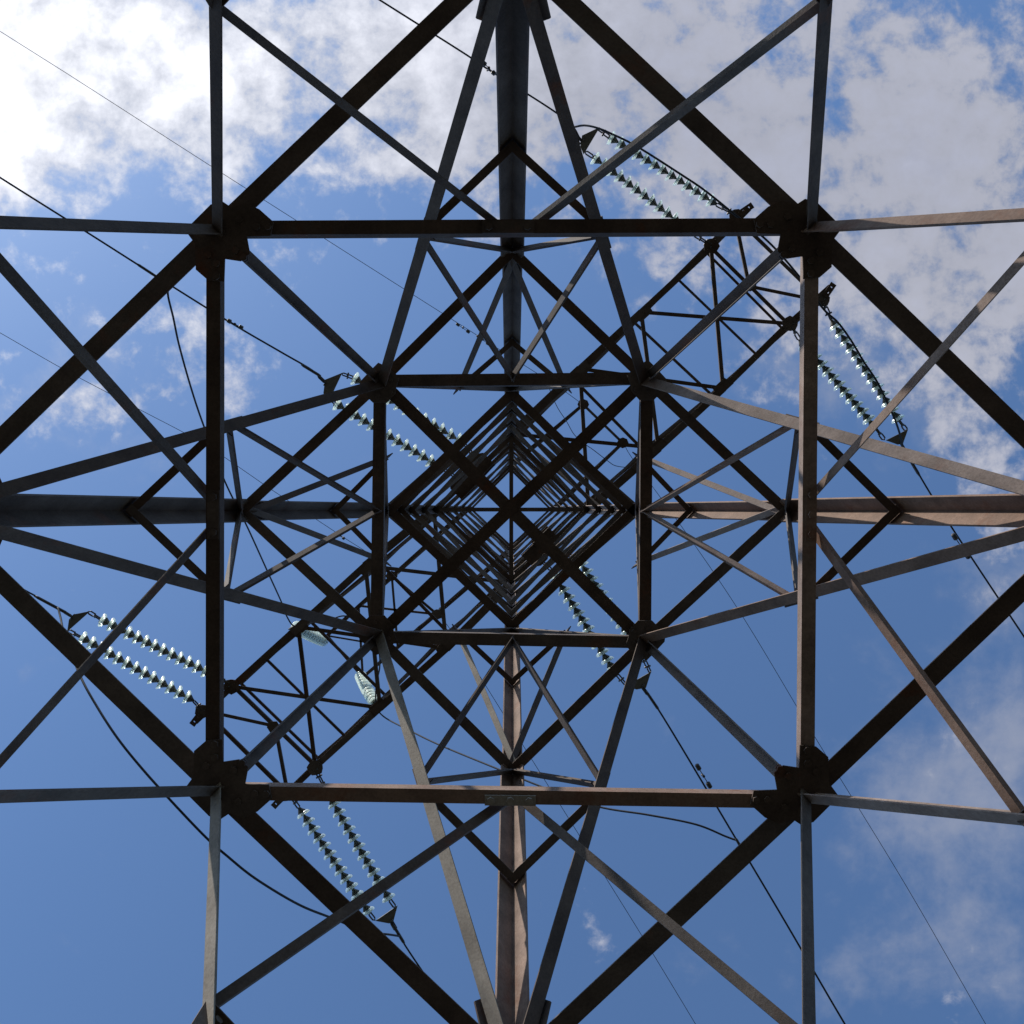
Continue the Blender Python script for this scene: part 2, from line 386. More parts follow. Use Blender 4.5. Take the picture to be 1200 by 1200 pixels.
# splice plates under the diaphragm bars
def hplate(name, px, h, th=.008, parent=None, m=STEEL, bolts=None):
    pts = [P(x, y, h) for x, y in px]
    return plate(name, pts, th, UP, m, parent, bolts=[P(x, y, h) for x, y in bolts] if bolts else None)
hplate('splice_plate', m=STEEL_SUNLIT, px=[(568, 932), (628, 932.5), (628, 944.5), (568, 944)], h=hA-.045, parent=pylon, bolts=[(575, 938), (620, 938.5), (598, 938)])
hplate('splice_plate', m=STEEL_SUNLIT_RUST, px=[(945, 572), (957.5, 572), (957, 634), (944, 634)], h=hA-.045, parent=pylon, bolts=[(951, 580), (951, 626), (951, 603)])
hplate('splice_plate', [(243, 574), (257, 574), (256.5, 632), (242.5, 632)], hA-.045, parent=pylon, bolts=[(250, 582), (250, 624)])
hplate('splice_plate', [(565, 258), (626, 258), (626, 273), (565, 273)], hA-.045, parent=pylon, bolts=[(573, 266), (618, 266)])

# ---- gussets at the A nodes (traced for one face, mirrored to the others) and B nodes
GA = [(-10, -32), (-35, -7), (-41, 3), (-30, 18), (-29, 51), (-14, 64), (7, 66), (8, 37), (28, 40), (40, 31), (36, 9), (66, 8), (70, -10), (52, -26), (34, -34), (17, -28), (5, -36)]
GB = [(-13, -14), (-3, -24), (8, -19), (17, -12), (24, -5), (20, 6), (19, 15), (8, 27), (-10, 27), (-17, 20), (-27, 9), (-26, 0)]
cA = {'NW': (256, 269), 'NE': (948, 266), 'SE': (944, 934), 'SW': (254, 927)}
cB = {'NW': (446, 447), 'NE': (757, 444), 'SE': (755, 752), 'SW': (443, 746)}
for fc, (sx, sy) in {'NW': (1, 1), 'NE': (-1, 1), 'SE': (-1, -1), 'SW': (1, -1)}.items():
    X, Y = cA[fc]; k = sx*sy
    pts = [(X+sx*a*.92, Y+sy*b_*.92) for a, b_ in GA]
    hplate('gusset_plate', pts, hA-.052, .01, pylon, bolts=[(X+sx*a, Y+sy*b_) for a, b_ in ((-2, 40), (-2, 55), (45, -3), (58, -3), (25, -12), (-12, 30), (-25, -3), (20, 25), (30, 33), (4, 4))])
    X, Y = cB[fc]
    hplate('gusset_plate', [(X+sx*a*.92, Y+sy*b_*.92) for a, b_ in GB], hB-.085, .01, pylon, bolts=[(X+sx*a, Y+sy*b_) for a, b_ in ((-16, 2), (-2, -14), (12, -2), (12, 12), (-4, 16))])
# ---- middle panel A-B: K braces leg(A) -> midB, with V struts, leg struts and hips
K2 = {('NW', 'N'): (594, -61), ('NE', 'N'): (609, -61), ('NW', 'W'): (-86, 594), ('SW', 'W'): (-86, 606),
      ('NE', 'E'): (1295, 593), ('SE', 'E'): (1295, 606), ('SW', 'S'): (592, 1256), ('SE', 'S'): (610, 1256)}
vnode = {'N': 165, 'S': 1036, 'W': 147, 'E': 1055}
hubB = {'N': (601, 441), 'S': (601, 752), 'W': (441, 599), 'E': (757, 599)}
for (fc, leg), kp in K2.items():
    inn = inward(fc); p0 = P(*kp, hA+.04); p1 = midB[fc]-UP*.04
    beam('diagonal_brace', p0, p1, .074, inn, parent=pylon, th=.008, m=STEEL_SUNLIT if (fc, leg) == ('SW', 'S') else (STEEL_SUNLIT_RUST if leg == 'E' else STEEL))
    # node Q: where the brace crosses the diaphragm bar of level A in the photo (about 43% of the way)
    Q = p0+(p1-p0)*.54
    r = abs(vnode[leg]-600); hv = leg_h(leg, r); V = leg_at(leg, hv)
    dd = (p1-p0).normalized(); e = dd.cross(inn).normalized(); e = e if e.dot(V-Q) > 0 else -e
    beam('web_strut', V, Q-dd*.06+e*.02, .05, inn, parent=pylon, th=.006)
    beam('web_strut', Q+dd*.10+e*.07, leg_at(leg, hB-.02), .045, inn, parent=pylon, th=.006)
    beam('hip_brace', Q+dd*.14+e*.06, P(*hubB[leg], hB-.03), .048, -DIR[leg], parent=pylon, th=.006, m=STEEL_SUNLIT_RUST if leg == 'E' else STEEL)
    dd = (p1-p0).normalized(); e = dd.cross(inn).normalized(); e = e if e.dot(V-Q) > 0 else -e
    pts = [Q-dd*.10-e*.02, Q+dd*.17-e*.02, Q+dd*.17+e*.085, Q-dd*.03+e*.085]
    plate('gusset_plate', [p-inn*.012 for p in pts], .008, inn, STEEL, pylon, bolts=[Q-inn*.012+e*.055+dd*.02, Q-inn*.012+e*.055+dd*.11])
    # flared end plate on the leg at A
    dd = (p1-p0).normalized(); e = dd.cross(inn).normalized(); e = e if e.dot(DIR[leg]) < 0 else -e
    b0 = p0+dd*.12
    pts = [b0-dd*.3-e*.03, b0+dd*.30-e*.045, b0+dd*.24+e*.055, b0-dd*.1+e*.085, b0-dd*.3+e*.085]
    plate('gusset_plate', [p-inn*.018 for p in pts], .008, -inn, STEEL, pylon)
# ---- upper panel B-C: braces midB -> leg(C), with struts
for fc, (a, b_) in FACES.items():
    inn = inward(fc)
    for leg in (a, b_):
        p0 = midB[fc]+UP*.05; p1 = leg_at(leg, hC)
        beam('diagonal_brace', p0, p1, .06, inn, parent=pylon, th=.007)
        Q = (p0+p1)/2
        beam('web_strut', leg_at(leg, hB+.05), Q, .048, inn, parent=pylon, th=.006, m=STEEL_SUNLIT_RUST if leg == 'E' else (STEEL_SUNLIT if fc == 'SW' and leg == 'S' else STEEL))
        hv = leg_h(leg, 212*(0.96 if leg in 'NS' else 1.0))
        beam('web_strut', leg_at(leg, hv), Q, .045, inn, parent=pylon, th=.006)
        t2 = (leg_at(leg, hB)-Q); t2.z = 0; t2.normalize()
        plate('gusset_plate', [Q-t2*.08-UP*.05+inn*.012, Q+t2*.1-UP*.07+inn*.012, Q+t2*.1+UP*.05+inn*.012, Q-t2*.02+UP*.1+inn*.012], .008, inn, STEEL, pylon)

# ---- body above C
levels = [hC, 11.6, 12.7, 14.2, hD, 17.8, 19.8, 22.0, 24.4, hT]
for i, h in enumerate(levels):
    for fc, (a, b_) in FACES.items():
        inn = inward(fc); w = {0: .085, 4: .075, 5: .055, 8: .05, 9: .05}.get(i); h = h+(.011 if fc in ('NE', 'SW') else 0)
        if w:
            p, q = leg_at(a, h), leg_at(b_, h)
            v, f = angle_geo([p-inn*.01, q-inn*.01], w, w, .008, inn, UP); mesh_obj('face_beam', v, f, STEEL, pylon)
        if i+1 < len(levels):
            h2 = levels[i+1]; w = .050 if i < 4 else .042
            for (s1, s2, k) in ((a, b_, 0), (b_, a, 1)):
                beam('body_brace', leg_at(s1, h+.06)+inn*(.012*k), leg_at(s2, h2-.06)+inn*(.012*k), w, inn if k == 0 else -inn, parent=pylon, th=.006)
            c = (leg_at(a, (h+h2)/2)+leg_at(b_, (h+h2)/2))/2; t2 = UP.cross(inn).normalized()
            plate('gusset_plate', [c+t2*x+UP*z+inn*.004 for x, z in ((-.05, -.04), (.05, -.04), (.05, .04), (-.05, .04))], .007, inn, STEEL, pylon)
    # leg-to-leg plan ties
    if i in (4, 8):
        for j, (s1, s2) in enumerate((('N', 'S'), ('E', 'W'))):
            d = (leg_at(s2, h)-leg_at(s1, h)).normalized(); sd = UP.cross(d)
            v, f = angle_geo([leg_at(s1, h)-UP*(.02+.012*j)-sd*.03, leg_at(s2, h)-UP*(.02+.012*j)-sd*.03], .06, .05, .006, sd, UP)
            mesh_obj('plan_tie', v, f, STEEL, pylon)
for k in 'NESW':                          # leg splice sleeves, visible as thicker lengths
    for h in (hC+.3, 17.9, 22.3):
        side = {'N': ('W', 'E'), 'S': ('W', 'E'), 'E': ('N', 'S'), 'W': ('N', 'S')}[k]
        d1 = (DIR[side[0]]-DIR[k]).normalized(); d2 = (DIR[side[1]]-DIR[k]).normalized()
        v, f = angle_geo([leg_at(k, h-.3)+DIR[k]*.055, leg_at(k, h+.3)+DIR[k]*.055], .1, .1, .011, d1, d2)
        mesh_obj('leg_splice', v, f, STEEL, pylon)
# broad plates that carry the middle phase
for fc, cs in (('NW', ((557, 540), (537, 563))), ('SE', ((646, 640), (634, 655)))):
    inn = inward(fc); t2 = UP.cross(inn).normalized()
    for ci, (x, y) in enumerate(cs):
        c = P(x, y, hD-.016*ci)
        pts = [c+t2*u-inn*v_ for u, v_ in ((-.17, -.26), (.17, -.26), (.17, .0), (.07, .07), (-.07, .07), (-.17, .0))]
        plate('anchor_plate', [p-UP*.03 for p in pts], .014, -UP, STEEL, pylon, bolts=[c+t2*u+inn*.12-UP*.03 for u in (-.12, 0, .12)])
        plate('anchor_plate', [c+inn*(.22+.014*ci)+t2*u+UP*z for u, z in ((-.17, -.15), (.17, -.15), (.17, .2), (-.17, .2))], .012, inn, STEEL, pylon)

# ------------------------------------------------------------------ crossarms of the lower tier
def side_of(p, q): return (q-p).normalized()
ARMS = {
 'NE': dict(legs=('N', 'E'), a=[(680, 432), (752, 365.5), (834, 289), (863, 254), (878, 244)], b=[(772, 525), (848, 455), (925, 379), (963, 351), (973, 336)]),
 'SW': dict(legs=('W', 'S'), a=[(428, 663), (349, 735), (272, 805), (238, 834), (229, 846)], b=[(523, 760), (445, 830), (369, 899), (335, 930), (324, 942)])}
ARM = {}
for key, A in ARMS.items():
    a = [leg_at(A['legs'][0], hD)] + [P(x, y, hD) for x, y in A['a']]
    b_ = [leg_at(A['legs'][1], hD)] + [P(x, y, hD) for x, y in A['b']]
    outd = ((a[4]+b_[4])-(a[0]+b_[0])); outd.z = 0; outd.normalize(); lat = (b_[4]-a[4]); lat.z = 0; lat.normalize()
    ARM[key] = (a, b_, outd, lat)
    # bottom chords: heel outside-bottom
    for c, l in ((a, lat), (b_, -lat)):
        wds = [.085, .095, .085, .072, .06]
        ends = [(c[0], c[1], .125), (c[1], c[2], .108), (c[2], c[3]+outd*0, .098), (c[3], c[5], .085)]
        for p, q, w in ends:
            v, f = angle_geo([p-l*w*.5, q-l*w*.5], w, w, .008, l, UP); mesh_obj('arm_chord', v, f, STEEL, pylon)
        # lap joints where a heavier chord meets a lighter one
        for p, q, w in ((c[1], c[0], .12), (c[2], c[1], .105)):
            d = (q-p).normalized(); o_ = l*(-.075)
            pts = [p-d*.12-l*.045, p+d*.5-l*.04, p+d*.5+l*.045, p-d*.12+l*.075]
            plate('gusset_plate', [x-UP*.014 for x in pts], .008, UP, STEEL, pylon)
    # top chords
    tops = []
    for c, lg, l in ((a, A['legs'][0], lat), (b_, A['legs'][1], -lat)):
        t0 = leg_at(lg, 17.8); t1 = c[4]+UP*.12
        v, f = angle_geo([t0-l*.03, t1-l*.03], .062, .062, .007, l, UP); mesh_obj('arm_chord', v, f, STEEL, pylon)
        tp = []
        for i in (1, 2, 3):
            s = (c[i]-c[0]).dot(outd)/((t1-t0).dot(outd)); q = t0+(t1-t0)*s; tp.append(q)
            beam('arm_web', c[i], q, .04, l, edge=outd, parent=pylon, th=.005)
        seq = [(c[0], tp[0]), (tp[0], c[2]), (c[2], tp[2])]
        for p, q in seq: beam('arm_web', p+l*.02, q+l*.02, .04, l, edge=None, parent=pylon, th=.005)
        tops.append(tp)
    # bottom lacing
    def lace(p, q, w=.045, dz=.0):
        w *= 1.15
        d = (q-p).normalized(); s = UP.cross(d).normalized()
        v, f = angle_geo([p+UP*(.012+dz)-s*w*.5, q+UP*(.012+dz)-s*w*.5], w, w*.8, .005, s, UP); mesh_obj('arm_lacing', v, f, STEEL, pylon)
    for i in (0, 1, 2):
        lace(a[i], b_[i+1], .05, .0); lace(b_[i], a[i+1], .05, .02)
    x2 = [(a[2]+b_[3])/2, (a[3]+b_[2])/2]; cc = (x2[0]+x2[1])/2
    m1 = a[2]+(a[3]-a[2])*.52; m2 = b_[2]+(b_[3]-b_[2])*.52
    lace(m1, m2, .034, .045)
    lace(a[3], b_[3], .05, .045); lace(a[4], b_[4], .05, .03)
    mc = (a[3]+b_[3])/2
    lace(mc, a[4], .045, .06); lace(mc, b_[4], .045, .075)
    lace(tops[0][0], tops[1][0], .045); lace(tops[0][1], tops[1][1], .04); lace(tops[0][2], tops[1][2], .036)
    # gussets on the tip nodes (rounded plates), mid plate, and drilled tip straps
    for c, l in ((a, lat), (b_, -lat)):
        for i, r in ((3, .125), (4, .115)):
            ctr = c[i]-l*.01
            pts = [ctr+(outd*math.cos(t_)+l*math.sin(t_))*r*(1.0 if j % 2 else .9) for j, t_ in enumerate([k*math.pi/5+.2 for k in range(10)])]
            plate('gusset_plate', [p-UP*.022 for p in pts], .010, UP, STEEL, pylon, bolts=[ctr-UP*.022+outd*.07, ctr-UP*.022-outd*.07, ctr-UP*.022+l*.07])
        e0 = c[4]+outd*.05; e1 = c[5]+outd*.06
        d = (e1-e0).normalized(); s = UP.cross(d)
        # strap with two drilled holes: built as a ladder of small blocks
        geo = []
        Ls = (e1-e0).length; hs = [(Ls-.16, .022), (Ls-.07, .022)]
        def blk(u0, u1, s0, s1):
            v = [e0+d*u+s*w_+UP*z for z in (-.035, -.025) for u, w_ in ((u0, s0), (u1, s0), (u1, s1), (u0, s1))]
            geo.append((v, [(0, 1, 2, 3), (7, 6, 5, 4), (0, 1, 5, 4), (1, 2, 6, 5), (2, 3, 7, 6), (3, 0, 4, 7)]))
        cur = 0
        for hc, hr in hs:
            blk(cur, hc-hr*.6, -.048, .048); blk(hc-hr*.6, hc+hr*.6, -.048, -.014); blk(hc-hr*.6, hc+hr*.6, .014, .048); cur = hc+hr*.6
        blk(cur, Ls, -.048, .048)
        mesh_obj('tip_strap', *join_geo(geo), STEEL, pylon)
    r = .1; plate('gusset_plate', [mc+(outd*math.cos(t_)+lat*math.sin(t_))*r for t_ in [k*math.pi/3+.3 for k in range(6)]], .008, UP, STEEL, pylon)
    for i in (1, 2):
        for c, l in ((a, lat), (b_, -lat)):
            p = c[i]; plate('gusset_plate', [p+outd*u+l*v_-UP*.006 for u, v_ in ((-.16, -.05), (.16, -.05), (.12, .11), (-.12, .11))], .008, UP, STEEL, pylon)

# ------------------------------------------------------------------ upper tier: shield wire arms; the south-west one runs on to carry the loop strings
hS = 24.4
UPP = {'NE': dict(legs=('N', 'E'), a=[(683.5, 474)], b=[(729.8, 519)]),
       'SW': dict(legs=('W', 'S'), a=[(459, 675), (420, 710), (383, 745)], b=[(512, 720), (466, 759), (425, 794)])}
UARM = {}
for key, A in UPP.items():
    a = [leg_at(A['legs'][0], hS)] + [P(x, y, hS) for x, y in A['a']]
    b_ = [leg_at(A['legs'][1], hS)] + [P(x, y, hS) for x, y in A['b']]
    outd = (a[1]+b_[1]-a[0]-b_[0]); outd.z = 0; outd.normalize(); lat = (b_[1]-a[1]).normalized(); UARM[key] = (a, b_, outd, lat)
    tps = []
    for c, lg, l in ((a, A['legs'][0], lat), (b_, A['legs'][1], -lat)):
        for p, q in zip(c[:-1], c[1:]):
            v, f = angle_geo([p-l*.035, q-l*.035], .075, .07, .007, l, UP); mesh_obj('arm_chord', v, f, STEEL, pylon)
        t0 = leg_at(lg, hT-.1); t1 = c[-1]+UP*.1
        v, f = angle_geo([t0-l*.03, t1-l*.03], .06, .06, .006, l, UP); mesh_obj('arm_chord', v, f, STEEL, pylon)
        n = 1 if key == 'NE' else 3
        for i in range(1, n+1):
            s = (c[i]-c[0]).length/(c[-1]-c[0]).length; q = t0+(t1-t0)*s*.98
            beam('arm_web', c[i], q, .035, l, edge=outd, parent=pylon, th=.005)
            s = ((c[i]-c[0]).length+(c[i-1]-c[0]).length)/2/(c[-1]-c[0]).length; q = t0+(t1-t0)*s
            beam('arm_web', c[i-1], q, .035, l, edge=outd, parent=pylon, th=.005); beam('arm_web', q, c[i], .035, l, edge=outd, parent=pylon, th=.005)
    def lace2(p, q, w=.06):
        d = (q-p).normalized(); s = UP.cross(d).normalized()
        v, f = angle_geo([p-s*w*.5+UP*.01, q-s*w*.5+UP*.01], w, w*.7, .005, s, UP); mesh_obj('arm_lacing', v, f, STEEL, pylon)
    lace2(a[1], b_[1])
    if key == 'SW':
        lace2(a[2], b_[1], .05); lace2(a[1], b_[2], .05); lace2(a[2], b_[3], .05); lace2(a[3], b_[3], .055); lace2(b_[2], a[3], .04)
    for c, l in ((a, lat), (b_, -lat)):
        ctr = c[1]; r = .13
        plate('gusset_plate', [ctr+(outd*math.cos(t_)+l*math.sin(t_))*r-UP*.015 for t_ in [k*math.pi/4 for k in range(8)]], .01, UP, STEEL, pylon)

# ------------------------------------------------------------------ insulator strings
def lathe_mesh(name, prof, m, seg=20):
    v, f = lathe_geo(prof, seg); me = bpy.data.meshes.new(name); me.from_pydata([tuple(q) for q in v], [], f); me.materials.append(m)
    for p in me.polygons: p.use_smooth = True
    return me
# axis +z runs from the tower end to the line end; the cap is on the tower side of the shell
disc_me = lathe_mesh('glass_disc', [(.040, -.012), (.062, -.006), (.080, .002), (.094, .012), (.104, .024), (.109, .040), (.106, .046), (.101, .036),
                                    (.094, .026), (.091, .042), (.087, .042), (.084, .022), (.078, .016), (.075, .036), (.071, .038), (.068, .014), (.052, .012), (.048, .038), (.040, .040), (.036, .004)], M_GLASS, 24)
cap_me = lathe_mesh('iron_cap', [(0, -.086), (.022, -.086), (.026, -.07), (.032, -.060), (.042, -.045), (.058, -.022), (.066, -.006), (.060, .003), (.0, .006)], M_CAP, 16)
pin_me = lathe_mesh('steel_pin', [(.0, .0), (.056, .006), (.052, .018), (.036, .030), (.016, .038), (.015, .06), (0, .061)], M_CAP, 10)
def link_geo(p, d, side, L_, w, r=.011):
    """one chain link (closed loop) from p along d"""
    pts = [p+side*(-w), p+d*L_*.18+side*(-w), p+d*L_*.82-side*w, p+d*L_, p+d*L_*.82+side*w, p+d*L_*.18+side*w, p]
    pts = [p, p+d*L_*.2-side*w, p+d*L_*.8-side*w, p+d*L_, p+d*L_*.8+side*w, p+d*L_*.2+side*w, p]
    return tube_geo(pts, r, 6)
def hardware_geo(p, q):
    """shackles, bolts and eye links from p to q"""
    d = (q-p); Ln = d.length; d.normalize(); s1 = d.orthogonal().normalized(); s2 = d.cross(s1); out = []
    n = max(1, int(round(Ln/.11))); st = Ln/n
    for i in range(n):
        s = s1 if i % 2 else s2; o_ = s2 if i % 2 else s1
        out.append(link_geo(p+d*st*i, d, s, st*1.05, .026, .012))
        c = p+d*st*i; out.append(tube_geo([c-o_*.055, c+o_*.055], .014, 6))
    return join_geo(out)
strings = []
def insulator(att, d0, d1, yk, n, h0, h1, label, group='glass insulator strings', name='insulator_string'):
    """att/yk: fixing pixels, d0/d1: first and last disc pixels"""
    A_, Y_ = P(*att, h0), P(*yk, h1)
    def on(px, t): return P(*px, h0+(h1-h0)*t)
    tot = math.hypot(yk[0]-att[0], yk[1]-att[1]); f0 = math.hypot(d0[0]-att[0], d0[1]-att[1])/tot; f1 = math.hypot(d1[0]-att[0], d1[1]-att[1])/tot
    D0, D1 = on(d0, f0), on(d1, f1)
    root = thing(name, label, 'insulator', A_, group)
    ax = (D1-D0).normalized(); q = ax.to_track_quat('Z', 'Y')
    sag = Vector((0, 0, -.02))
    for i in range(n):
        t = i/(n-1); c = D0+(D1-D0)*t + sag*(4*t*(1-t)) - A_
        e = q.to_euler()
        for nm, me in (('glass_disc', disc_me), ('iron_cap', cap_me), ('steel_pin', pin_me)):
            if nm == 'glass_disc':
                g_ = bpy.data.objects.new(nm, me); C.objects.link(g_); g_.parent = root; g_.location = c
                tilt = Matrix.Rotation(random.uniform(-.02, .02), 3, 'X') @ Matrix.Rotation(random.uniform(-.02, .02), 3, 'Y')
                g_.rotation_euler = (q.to_matrix() @ tilt).to_euler()
            else:
                s_ = bpy.data.objects.new(nm, me); C.objects.link(s_); s_.parent = g_
    pitch = (D1-D0)/(n-1)
    v, f = hardware_geo(Vector((0, 0, 0)), D0-A_-ax*.08); mesh_obj('shackle_chain', v, f, M_HW, root)
    v, f = hardware_geo(D1-A_+ax*.055, Y_-A_); mesh_obj('shackle_chain', v, f, M_HW, root)
    return D0, D1
hL = 15.85
IN = insulator
IN((862, 252), (834, 236), (718, 163), (701, 151), 13, hD, hL, 'outermost glass insulator string reaching up-left from the tip of the upper right arm')
IN((834, 288), (809, 271.5), (699, 187), (686, 178), 13, hD, hL, 'inner glass insulator string reaching up-left from the upper right arm')
IN((964, 352), (978, 381), (1051, 489), (1062, 504), 13, hD, hL, 'glass insulator string under the black loop wire, reaching down-right from the upper right arm')
IN((927, 381), (941, 403), (1023, 498), (1036, 515), 13, hD, hL, 'glass insulator string reaching down-right, partly behind the vertical bar at right')
IN((270, 802), (242, 787), (122.5, 728), (104, 717), 13, hD, hL, 'glass insulator string at lower left, upper one of the pair reaching left')
IN((238, 833), (221, 818), (99, 749), (80, 739), 13, hD, hL, 'glass insulator string at lower left, lower one of the pair reaching left')
IN((337, 928), (354, 952), (430, 1066), (439, 1078), 13, hD, hL, 'left one of the two glass insulator strings below the lower left arm')
IN((370, 902), (385, 931), (454, 1050), (463, 1063), 13, hD, hL, 'right one of the two glass insulator strings below the lower left arm')
IN((557, 536), (538, 516), (418, 445), (401, 438), 13, hD, hL, 'upper one of the two glass insulator strings left of the tower core')
IN((536, 560), (515, 547), (397, 475), (387, 468), 13, hD, hL, 'lower one of the two glass insulator strings left of the tower core')
IN((648, 641), (681, 661), (750, 764), (762, 788), 13, hD, hL, 'glass insulator string mostly hidden behind the diagonal beam down-right of the tower core')
IN((632, 655), (649, 673), (716, 781), (733, 802), 13, hD, hL, 'glass insulator string in clear view just down-right of the tower core')
# the two strings that carry the loop of the middle phase, seen almost end on
def drop_string(top, bot, h0, h1, n, label):
    A_, B_ = P(*top, h0), P(*bot, h1); root = thing('insulator_string', label, 'insulator', A_, 'glass insulator strings')
    pts = [Vector((0, 0, 0)), (B_-A_)*.5 + Vector((0, 0, -.10)), B_-A_]
    cur = catmull(pts, 40); Ln = [0]
    for p, q in zip(cur[:-1], cur[1:]): Ln.append(Ln[-1]+(q-p).length)
    def at(s):
        for i in range(1, len(Ln)):
            if Ln[i] >= s: u = (s-Ln[i-1])/(Ln[i]-Ln[i-1]); return cur[i-1].lerp(cur[i], u), (cur[i]-cur[i-1]).normalized()
        return cur[-1], (cur[-1]-cur[-2]).normalized()
    tot = Ln[-1]; s0, s1 = .22, tot-.16
    for i in range(n):
        c, d = at(s0+(s1-s0)*i/(n-1)); g_ = bpy.data.objects.new('glass_disc', disc_me); C.objects.link(g_); g_.parent = root; g_.location = c
        g_.rotation_euler = d.to_track_quat('Z', 'Y').to_euler(); g_.scale = (1.28, 1.28, 1.15)
        for nm, me in (('iron_cap', cap_me), ('steel_pin', pin_me)):
            s_ = bpy.data.objects.new(nm, me); C.objects.link(s_); s_.parent = g_
    v, f = hardware_geo(Vector((0, 0, 0)), at(s0-.08)[0]); mesh_obj('shackle_chain', v, f, M_HW, root)
    v, f = hardware_geo(at(s1+.05)[0], B_-A_); mesh_obj('shackle_chain', v, f, M_HW, root)
    e = B_-A_; d = UP.cross(e).normalized()
    v, f = tube_geo([e-d*.16, e-d*.09, e, e+d*.09, e+d*.16], .03, 8, [.012, .03, .036, .03, .012]); mesh_obj('suspension_clamp', v, f, M_HW, root)
drop_string((382, 752), (346, 734), hS-.02, hS-2.15, 12, 'stubby green glass insulator seen end on, upper of the two at lower left')
drop_string((421, 789), (441, 826), hS-.02, hS-2.15, 12, 'stubby green glass insulator seen end on, lower of the two, beside the pale brace')

# ------------------------------------------------------------------ yoke plates
def yoke(p1, p2, apex, wide, label, h=hL):
    """triangular plate joining two strings (p1, p2) to one conductor (apex)"""
    a, b_, c, d = P(*p1, h-.03), P(*p2, h-.03), P(*apex, h-.03), P(*wide, h-.03)
    ctr = (a+b_+c)/3; tilt = .05
    g_ = [p-ctr for p in (a, b_, c, d)]
    v = [p+UP*(-.008) for p in g_]+[p+UP*.008 for p in g_]
    o = mesh_obj('yoke_plate', v, [(0, 1, 2, 3), (7, 6, 5, 4), (0, 4, 5, 1), (1, 5, 6, 2), (2, 6, 7, 3), (3, 7, 4, 0)], M_YOKE)
    o.location = ctr
    tag(o, label, 'yoke plate', 'yoke plates between strings and conductors')
yoke((703, 149), (684, 181), (680, 172), (682, 159), 'dark steel yoke plate at the top end of the upper right strings')
yoke((1038, 516), (1064, 503), (1058, 520), (1052, 521), 'dark steel yoke plate behind the pale diagonal brace at right')
yoke((106, 716), (79, 740), (81, 726), (86, 720), 'dark triangular yoke plate at the left end of the lower left strings')
yoke((440, 1079), (466, 1061), (461, 1080), (456, 1082), 'dark triangular yoke plate below the lower left pair of strings')
yoke((401, 437), (386, 469), (379, 461), (381, 445), 'dark steel yoke plate of the middle phase, upper left of the tower core')
yoke((733, 804), (763, 787), (757, 806), (746, 808), 'dark steel yoke plate of the middle phase, lower right of the tower core')

# ------------------------------------------------------------------ conductors, shield wires and loops
def wire(name, pxs, r, label, cat='power line', group=None, far=None, n=10, fittings=None):
    pts = [P(x, y, h) for x, y, h in pxs]
    if far:
        d = (pts[-1]-pts[-2]); d.z = 0; d.normalize(); e = pts[-1]; dz = (pts[-1]-pts[-2]).z/max((pts[-1]-pts[-2]).length, 1e-6)
        for k in range(1, 9): s = far*k/8; pts.append(e+d*s+UP*(dz*s*(1-s/(far*1.1)*.55)))
    root = thing(name, label, cat, pts[0], group)
    cur = [p-pts[0] for p in catmull(pts, n)]
    v, f = tube_geo(cur, r, 8); mesh_obj('stranded_cable', v, f, M_WIRE, root, smooth=True)
    if fittings and group == 'phase conductors':
        v, f = hardware_geo(Vector((0, 0, 0)), (pts[1]-pts[0]).normalized()*.16); mesh_obj('shackle_chain', v, f, M_HW, root)
    for (i, j, rr) in (fittings or []):     # sleeves: fraction range in pixels index space of the first control points
        a = P(*i); b_ = P(*j); d = (b_-a)
        v, f = tube_geo([a-pts[0], a+d*.12-pts[0], a+d*.88-pts[0], b_-pts[0]], rr, 8, [rr*.6, rr, rr, rr*.6]); mesh_obj('clamp_sleeve', v, f, M_HW, root, smooth=True)
    return root
G1 = 'phase conductors'
wire('conductor', [(682, 166, 15.82), (660, 138, 15.8), (570, 80, 15.6), (540, 60, 15.55), (445, 0, 15.3), (300, -92, 15.0)], .0135, 'black conductor leaving the upper right strings towards the top edge', group=G1, far=120,
     fittings=[((679, 168, 15.82), (662, 143, 15.79), .022)])
wire('conductor', [(1055, 518, 15.82), (1090, 578, 15.6), (1127, 636, 15.4), (1200, 746, 15.1), (1290, 880, 14.8)], .0135, 'black conductor running off the right edge below the upper right arm', group=G1, far=120,
     fittings=[((1058, 525, 15.8), (1078, 558, 15.7), .024)])
wire('conductor', [(85, 723, 15.82), (60, 708, 15.8), (28, 691, 15.7), (-10, 668, 15.6), (-200, 555, 15.0)], .0135, 'black conductor leaving the lower left strings off the left edge', group=G1, far=120,
     fittings=[((81, 720, 15.8), (40, 698, 15.74), .024)])
wire('conductor', [(458, 1079, 15.82), (470, 1100, 15.8), (484, 1122, 15.7), (530, 1190, 15.5), (600, 1300, 15.2)], .0135, 'black conductor running down behind the thick beam at the bottom', group=G1, far=120,
     fittings=[((460, 1083, 15.8), (474, 1106, 15.76), .024)])
wire('conductor', [(382, 449, 15.82), (366, 434, 15.8), (330, 413, 15.7), (270, 378, 15.55), (185, 325, 15.3), (100, 271, 15.1), (0, 208, 14.8), (-150, 112, 14.5)], .0135, 'black conductor of the middle phase running to the upper left edge', group=G1, far=120,
     fittings=[((376, 441, 15.8), (353, 427, 15.76), .022), ((186, 326, 15.3), (160, 309, 15.25), .02)])
wire('conductor', [(752, 804, 15.82), (768, 826, 15.78), (800, 878, 15.6), (863, 984, 15.3), (920, 1080, 15.0), (990, 1200, 14.7), (1080, 1350, 14.4)], .0135, 'black conductor of the middle phase running to the bottom right edge', group=G1, far=120,
     fittings=[((757, 810, 15.8), (772, 832, 15.76), .022), ((862, 982, 15.3), (874, 1003, 15.25), .02)])
